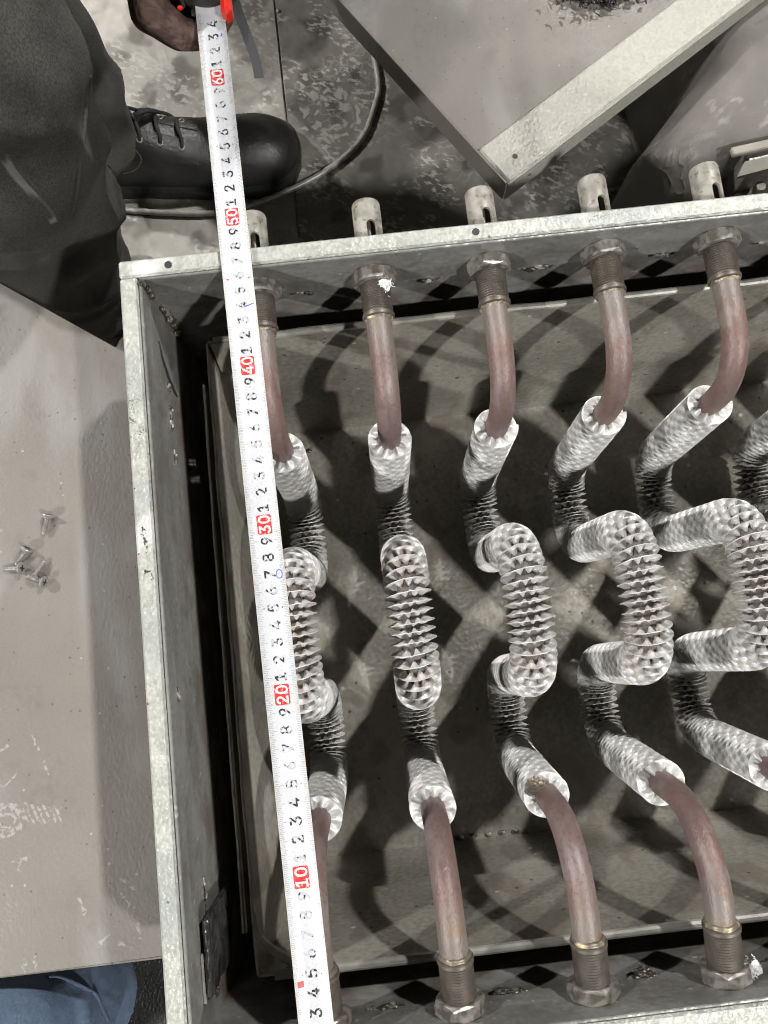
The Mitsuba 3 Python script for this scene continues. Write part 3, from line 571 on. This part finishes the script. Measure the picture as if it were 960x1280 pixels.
def loft(rings):
    """closed stack of equal-count rings"""
    n = len(rings[0]); V = np.vstack(rings); k = np.arange(len(rings)-1)[:, None]*n; a = np.arange(n)[None]; b = (a+1) % n
    f = np.concatenate([np.stack([k+a, k+b, k+n+b], -1).reshape(-1, 3), np.stack([k+a, k+n+b, k+n+a], -1).reshape(-1, 3)])
    top = trimesh.creation.triangulate_polygon(Polygon(rings[-1][:, :2]), engine='earcut')
    return trimesh.util.concatenate([trimesh.Trimesh(V, f, process=False), trimesh.Trimesh(np.c_[top[0], np.full(len(top[0]), rings[-1][0, 2])], top[1], process=False)])
def rim_pts(d):
    g = q.buffer(-d) if d else q; c0 = np.array([.7, .4]); ext = g.exterior; base_ = np.array([q.exterior.interpolate(t, normalized=True).coords[0] for t in np.linspace(0, 1, 240, endpoint=False)])
    from shapely.geometry import Point
    return np.array([ext.interpolate(ext.project(Point(*p))).coords[0] for p in base_])
up = loft([np.c_[rim_pts(d), np.full(240, z)] for d, z in ((0, FLOOR), (0, -.31), (.0035, -.288), (.010, -.270), (.020, -.258), (.032, -.2518), (.040, -.2508))])
obj('body', up, 'wrapped_paint', wb, smooth=40)
# film bunched up beside its corner
# bracket with bolt in front of it
bk = thing('mounting_bracket', 'pale steel bracket of two strips with a bolt, behind the rightmost terminal sleeve', 'bracket')
rot = trimesh.transformations.rotation_matrix(math.radians(7), (0, 0, 1))
def bkm(m): m = m.copy(); m.apply_transform(rot); m.apply_translation((.5375, .155, 0)); return m
obj('strip', bkm(rbox(-.006, .20, .034, .043, -.2475, -.2415, .0012)), 'bracket_steel', bk)
obj('strip', bkm(hull([(-.008, .012, -.244), (.004, .026, -.244), (.20, .027, -.244), (.20, .020, -.244), (.02, .017, -.244), (-.008, .012, -.249), (.004, .026, -.249), (.20, .027, -.249), (.20, .020, -.249), (.02, .017, -.249)])), 'bracket_steel', bk)
obj('bolt', bkm(lathe([(0, .004), (.0048, .004), (.0054, .003), (.0054, -.06)], (.021, .004, -.262), (0, 0, 1), 20)), 'bracket_steel', bk)
obj('web', bkm(rbox(.012, .20, .019, .040, -.36, -.2495, .001)), 'wall_steel', bk); obj('web', bkm(rbox(.012, .03, -.004, .0188, -.36, -.290, .001)), 'wall_steel', bk); obj('post', bkm(rbox(.03, .06, .02, .04, FLOOR, -.3605, .001)), 'wall_steel', bk)
# rag
ms = []; R_ = np.random.default_rng(5)
base = np.array([.4195, .369, ZL])
ms.append(blob(.017, base+np.array([0, .004, .010]), 4, .45, seed=2, sq=(2.2, 1.0, .8)))
for k in range(520):
    p = base+np.array([R_.normal(0, .020), R_.normal(.002, .010), abs(R_.normal(.008, .007))+.001]); d = R_.normal(0, 1, 3); d[2] *= .5; d /= np.linalg.norm(d)
    ms.append(tube(resample(np.stack([p, p+d*.0035+R_.normal(0, .0012, 3), p+d*.007+R_.normal(0, .002, 3)]), 5), np.linspace(1, .4, 5)*(.0010+.0009*R_.random()), 5))
m = cat(ms); m.vertices[:, 2] = np.maximum(m.vertices[:, 2], ZL+.0003)
obj('black_rag', m, 'crumpled_black', smooth=30); labels['black_rag'] = {'label': 'frayed black rag lying on the grey cover at the top edge', 'category': 'rag'}

# ---------------------------------------------------------------- cable on the floor
pts = [(.2015, .5489), (.2040, .51), (.2026, .48), (.1930, .4528), (.178, .42), (.1578, .3972), (.12, .371), (.0781, .3523), (.03, .337), (-.0195, .3285), (-.08, .333), (-.1555, .3472), (-.22, .365)]
full = [(.19, .70), (.198, .62)]+pts
C = resample([(a, b, FLOOR+.0042) for a, b in full], 160)
obj('floor_cable', tube(C, .0038+.0003*np.sin(np.arange(160)*1.9), 12), 'cable_sheath', smooth=True); labels['floor_cable'] = {'label': 'thin grey ribbed cable curving over the floor behind the box', 'category': 'cable'}

# ---------------------------------------------------------------- the person with the tape
pr_ = thing('person', 'person in dark grey work trousers and black shoe holding the measuring tape', 'person')
# hand
H = lambda *a: [tuple(q) for q in a]
hx, hz = .0, .0
palm = H((.022, .250, .020, .022), (.020, .205, .018, .0185)); arm = H((-.03, .330, .035, .031), (.012, .262, .024, .024), (.022, .250, .020, .022))
index = H((.021, .212, .012, .0125), (.0235, .1830, .004, .0120), (.040, .1745, -.0075, .0098), (.056, .1765, -.0125, .0088), (.066, .190, -.0135, .0078))
middle = H((.018, .226, .008, .0125), (.016, .196, -.010, .0118), (.034, .186, -.020, .0098), (.055, .192, -.0205, .0085), (.064, .206, -.018, .0078))
ringf = H((.018, .240, .006, .0120), (.012, .214, -.018, .0110), (.030, .206, -.0275, .0095), (.050, .210, -.0265, .0085), (.061, .222, -.021, .0075))
little = H((.020, .255, .006, .0110), (.016, .235, -.018, .0098), (.032, .228, -.0255, .0085), (.049, .230, -.024, .0075))
thumb = H((.022, .250, .028, .0150), (.030, .222, .046, .0125), (.044, .206, .058, .0105), (.058, .206, .0665, .0095))
obj('hand', chain([arm, palm, index, middle, ringf, little, thumb], .003, 8, .0004, 200, 2), 'skin', pr_, smooth=True)
sl_ = chain([H((-.16, .52, .10, .052), (-.055, .365, .042, .043), (-.032, .333, .036, .040))], .008, 8, .004, 40, 9); obj('sleeve', sl_, 'grey_denim', pr_, smooth=True)
# trousers
def folds(m, amp, sd):
    v = m.vertices; n = m.vertex_normals; k = 1-np.abs(2*meshkit.noise(v*np.array([13, 9, 9])+v[:, [2, 0, 1]]*10+sd, sd)-1)
    m.vertices = v+n*((k**2-.4)*amp)[:, None]; return m
leg = chain([H((-.30, .45, .30, .115), (-.128, .160, .02, .098), (-.150, .175, -.15, .088), (-.200, .215, -.36, .078), (-.215, .228, -.42, .080))], .006, 20)
obj('trouser_leg', folds(leg, .016, 3), 'grey_denim', pr_, smooth=True)
leg2 = chain([H((-.38, .50, .10, .11), (-.255, .42, -.08, .085), (-.166, .428, -.285, .066), (-.160, .396, -.388, .050))], .006, 20)
obj('trouser_leg', folds(leg2, .014, 8), 'grey_denim', pr_, smooth=True)
# side seam stitched on the near leg
def onmesh(m, pix, off):
    out = []
    inter = trimesh.ray.ray_triangle.RayMeshIntersector(m)
    for u_, v_ in pix:
        d = RC@np.array([(u_-480)/FPX, (640-v_)/FPX, -1.]); d /= np.linalg.norm(d)
        h, _, _ = inter.intersects_location([CAM], [d], multiple_hits=False)
        if len(h): out.append(h[0]-d*off)
    return out
for pix in ([(124, 5), (126, 30), (120, 60), (112, 95), (108, 130), (104, 170), (99, 210), (95, 245), (88, 270)],):
    s_ = onmesh(leg, pix, .0008)
    if len(s_) > 3: obj('side_seam', tube(resample(s_, 60), .0019, 6), 'grey_denim', pr_, smooth=True)
s_ = onmesh(leg, [(26, 230), (44, 241)], 0.)
if len(s_) == 2: SMEAR[:] = [float(s_[0][0]), float(s_[0][1]), float(s_[1][0]), float(s_[1][1])]
def shoe(name, ox, oy, ang, top=True):
    """a lofted work shoe: heel at -x, toe at +x; origin under the ankle"""
    sec = [(-.075, .030, .060, .0), (-.060, .037, .075, .0), (-.03, .036, .088, .0), (0, .036, .092, .0), (.03, .038, .086, 0), (.06, .041, .074, .002), (.09, .045, .064, .004), (.12, .048, .060, .006), (.15, .048, .061, .007), (.175, .044, .058, .008), (.192, .036, .050, .008), (.203, .024, .039, .008), (.208, .008, .028, .008)]
    from scipy.interpolate import PchipInterpolator
    A = np.array(sec); uu = np.linspace(A[0, 0], A[-1, 0], 48); S = np.stack([PchipInterpolator(A[:, 0], A[:, k])(uu) for k in (1, 2, 3)], 1)
    n = 40; t = np.arange(n)*2*np.pi/n; rows = []
    for x_, (w, h, cy_) in zip(uu, S):
        c_, s2 = np.cos(t), np.sin(t); e = .78
        yy = cy_+w*np.sign(c_)*np.abs(c_)**e*(1-.14*np.clip(s2, 0, 1)**2); zz = .012+(h-.012)*np.where(s2 > 0, np.abs(s2)**.9, 0)
        rows.append(np.stack([np.full(n, x_), yy, zz], 1))
    Vv = np.vstack(rows+[[[uu[0], 0, .03]], [[uu[-1], 0, .02]]]); k = np.arange(len(uu)-1)[:, None]*n; a = np.arange(n)[None]; b = (a+1) % n; m_ = len(uu)*n; jj = np.arange(n)
    f = np.vstack([np.stack([k+a, k+b, k+n+b], -1).reshape(-1, 3), np.stack([k+a, k+n+b, k+n+a], -1).reshape(-1, 3), np.stack([jj*0+m_, (jj+1) % n, jj], 1), np.stack([jj*0+m_+1, (len(uu)-1)*n+jj, (len(uu)-1)*n+(jj+1) % n], 1)])
    up_ = trimesh.Trimesh(Vv, f, process=False); up_.fix_normals()
    out = np.vstack([np.c_[uu, S[:, 2]+S[:, 0]+.0045], np.c_[uu[::-1], S[::-1, 2]-S[::-1, 0]-.0045]])
    so = trimesh.creation.extrude_polygon(Polygon(out).buffer(.003), .016, engine='earcut')
    M = trimesh.transformations.translation_matrix((ox, oy, FLOOR+.0003))@trimesh.transformations.rotation_matrix(ang, (0, 0, 1))
    mv = lambda m: m.copy().apply_transform(M)
    k_ = obj(name, mv(up_), 'black_leather', pr_, smooth=50); obj('sole', mv(so), 'black_rubber', k_, smooth=30)
    if not top: return
    hz = lambda x_: float(PchipInterpolator(A[:, 0], A[:, 2])(x_))
    # facing flaps, eyelets and laces
    inter = trimesh.ray.ray_triangle.RayMeshIntersector(up_)
    def drop(x_, y_, o=.001):
        h, _, _ = inter.intersects_location([[x_, y_, .3]], [[0, 0, -1.]], multiple_hits=False); return h[0]+[0, 0, o] if len(h) else np.array([x_, y_, hz(x_)])
    ex = [.022, .045, .069]
    for sy in (-1, 1):
        g = [[drop(x_, sy*y_, .0016) for y_ in np.linspace(.007, .030, 7)] for x_ in np.linspace(.0, .088, 16)]
        g = np.array(g); n1, n2 = g.shape[:2]; i_, j_ = np.meshgrid(np.arange(n1-1), np.arange(n2-1), indexing='ij'); q = np.stack([i_*n2+j_, (i_+1)*n2+j_, (i_+1)*n2+j_+1, i_*n2+j_+1], -1).reshape(-1, 4)
        lo = g-[0, 0, .003]; mm = trimesh.Trimesh(np.vstack([g.reshape(-1, 3), lo.reshape(-1, 3)]), np.vstack([q[:, [0, 1, 2]], q[:, [0, 2, 3]], q[:, [0, 2, 1]]+n1*n2, q[:, [0, 3, 2]]+n1*n2]), process=False)
        obj('lace_flap', mv(mm), 'black_leather', k_, smooth=40)
        for x_ in ex:
            c = drop(x_, sy*.017, .0022); nrm = (0, sy*.35, 1)
            obj('eyelet', mv(lathe([(.0024, 0), (.0032, .0008), (.0040, .0), (.0032, -.0008)], c, nrm, 18, close=True)), 'screw_steel', k_, smooth=True)
    for x_ in ex:
        l = [drop(x_, -.017, .002), drop(x_+.001, -.010, .005), drop(x_-.002, 0, .0065), drop(x_-.004, .010, .005), drop(x_-.005, .017, .002)]
        obj('lace', mv(tube(resample(l, 20), .0024, 8)), 'lace', k_, smooth=True)
    for l in ([(.022, .0, .006), (.03, .012, .012), (.034, .024, .006), (.036, .032, .0)], [(.022, 0, .008), (.012, .012, .014), (.018, .026, .010), (.026, .014, .012), (.024, .002, .009)], [(.02, .002, .01), (.036, .010, .016), (.044, .026, .008), (.032, .018, .012), (.022, .003, .009)], [(.022, 0, .008), (.040, .022, .008), (.058, .036, -.01)]):
        obj('lace', mv(tube(resample([drop(a_, b_, c_) for a_, b_, c_ in l], 24), .0023, 8)), 'lace', k_, smooth=True)
    stz = [drop(x_, -y_, .0012) for x_, y_ in ((-.012, .034), (.0, .0335), (.012, .032), (.018, .028), (.012, .023), (.004, .017), (.002, .010))]
    obj('stitching', mv(tube(resample(stz, 40), .0006, 5)), 'yellow_thread', k_, smooth=True)
shoe('shoe', -.121, .405, -.085); shoe('shoe', -.345, .225, -.05, False)

# ---------------------------------------------------------------- the second person's knee
p2 = thing('person', 'person in blue jeans, only a bent knee showing at the lower left', 'person')
kn = chain([H((-.37, -.60, -.12, .085), (-.200, -.505, -.172, .062), (-.185, -.520, -.30, .055), (-.21, -.56, FLOOR+.06, .050))], .005, 20)
kn = folds(kn, .018, 5); obj('jeans_leg', kn, 'blue_denim', p2, smooth=True)
s_ = onmesh(kn, [(60, 1222), (85, 1225), (108, 1236), (124, 1252), (132, 1270), (136, 1278)], .0008)
if len(s_) > 3: obj('side_seam', tube(resample(s_, 50), .0016, 6), 'blue_denim', p2, smooth=True)
# dark casing added as shade below the front edge of the grey panel
dk = thing('shade_casing', 'added black casing standing in for shade, with a round bolt head, low between the blue jeans and the box', 'casing')
obj('body', rbox(-.150, -.020, -.66, -.40, FLOOR+.0005, -.30, .004), 'black_leather', dk)
d = RC@np.array([(163-480)/FPX, (640-1223)/FPX, -1.]); hit = CAM+d*((-.30-CAM[2])/d[2])
obj('bolt_head', lathe([(0, .003), (.0042, .003), (.0056, .0018), (.0058, 0), (.0058, -.001)], hit, (0, 0, 1), 24), 'thread_steel', dk)
obj('bolt_washer', lathe([(.0058, .0002), (.0092, .0008), (.0095, -.001)], hit, (0, 0, 1), 28), 'black_rubber', dk)
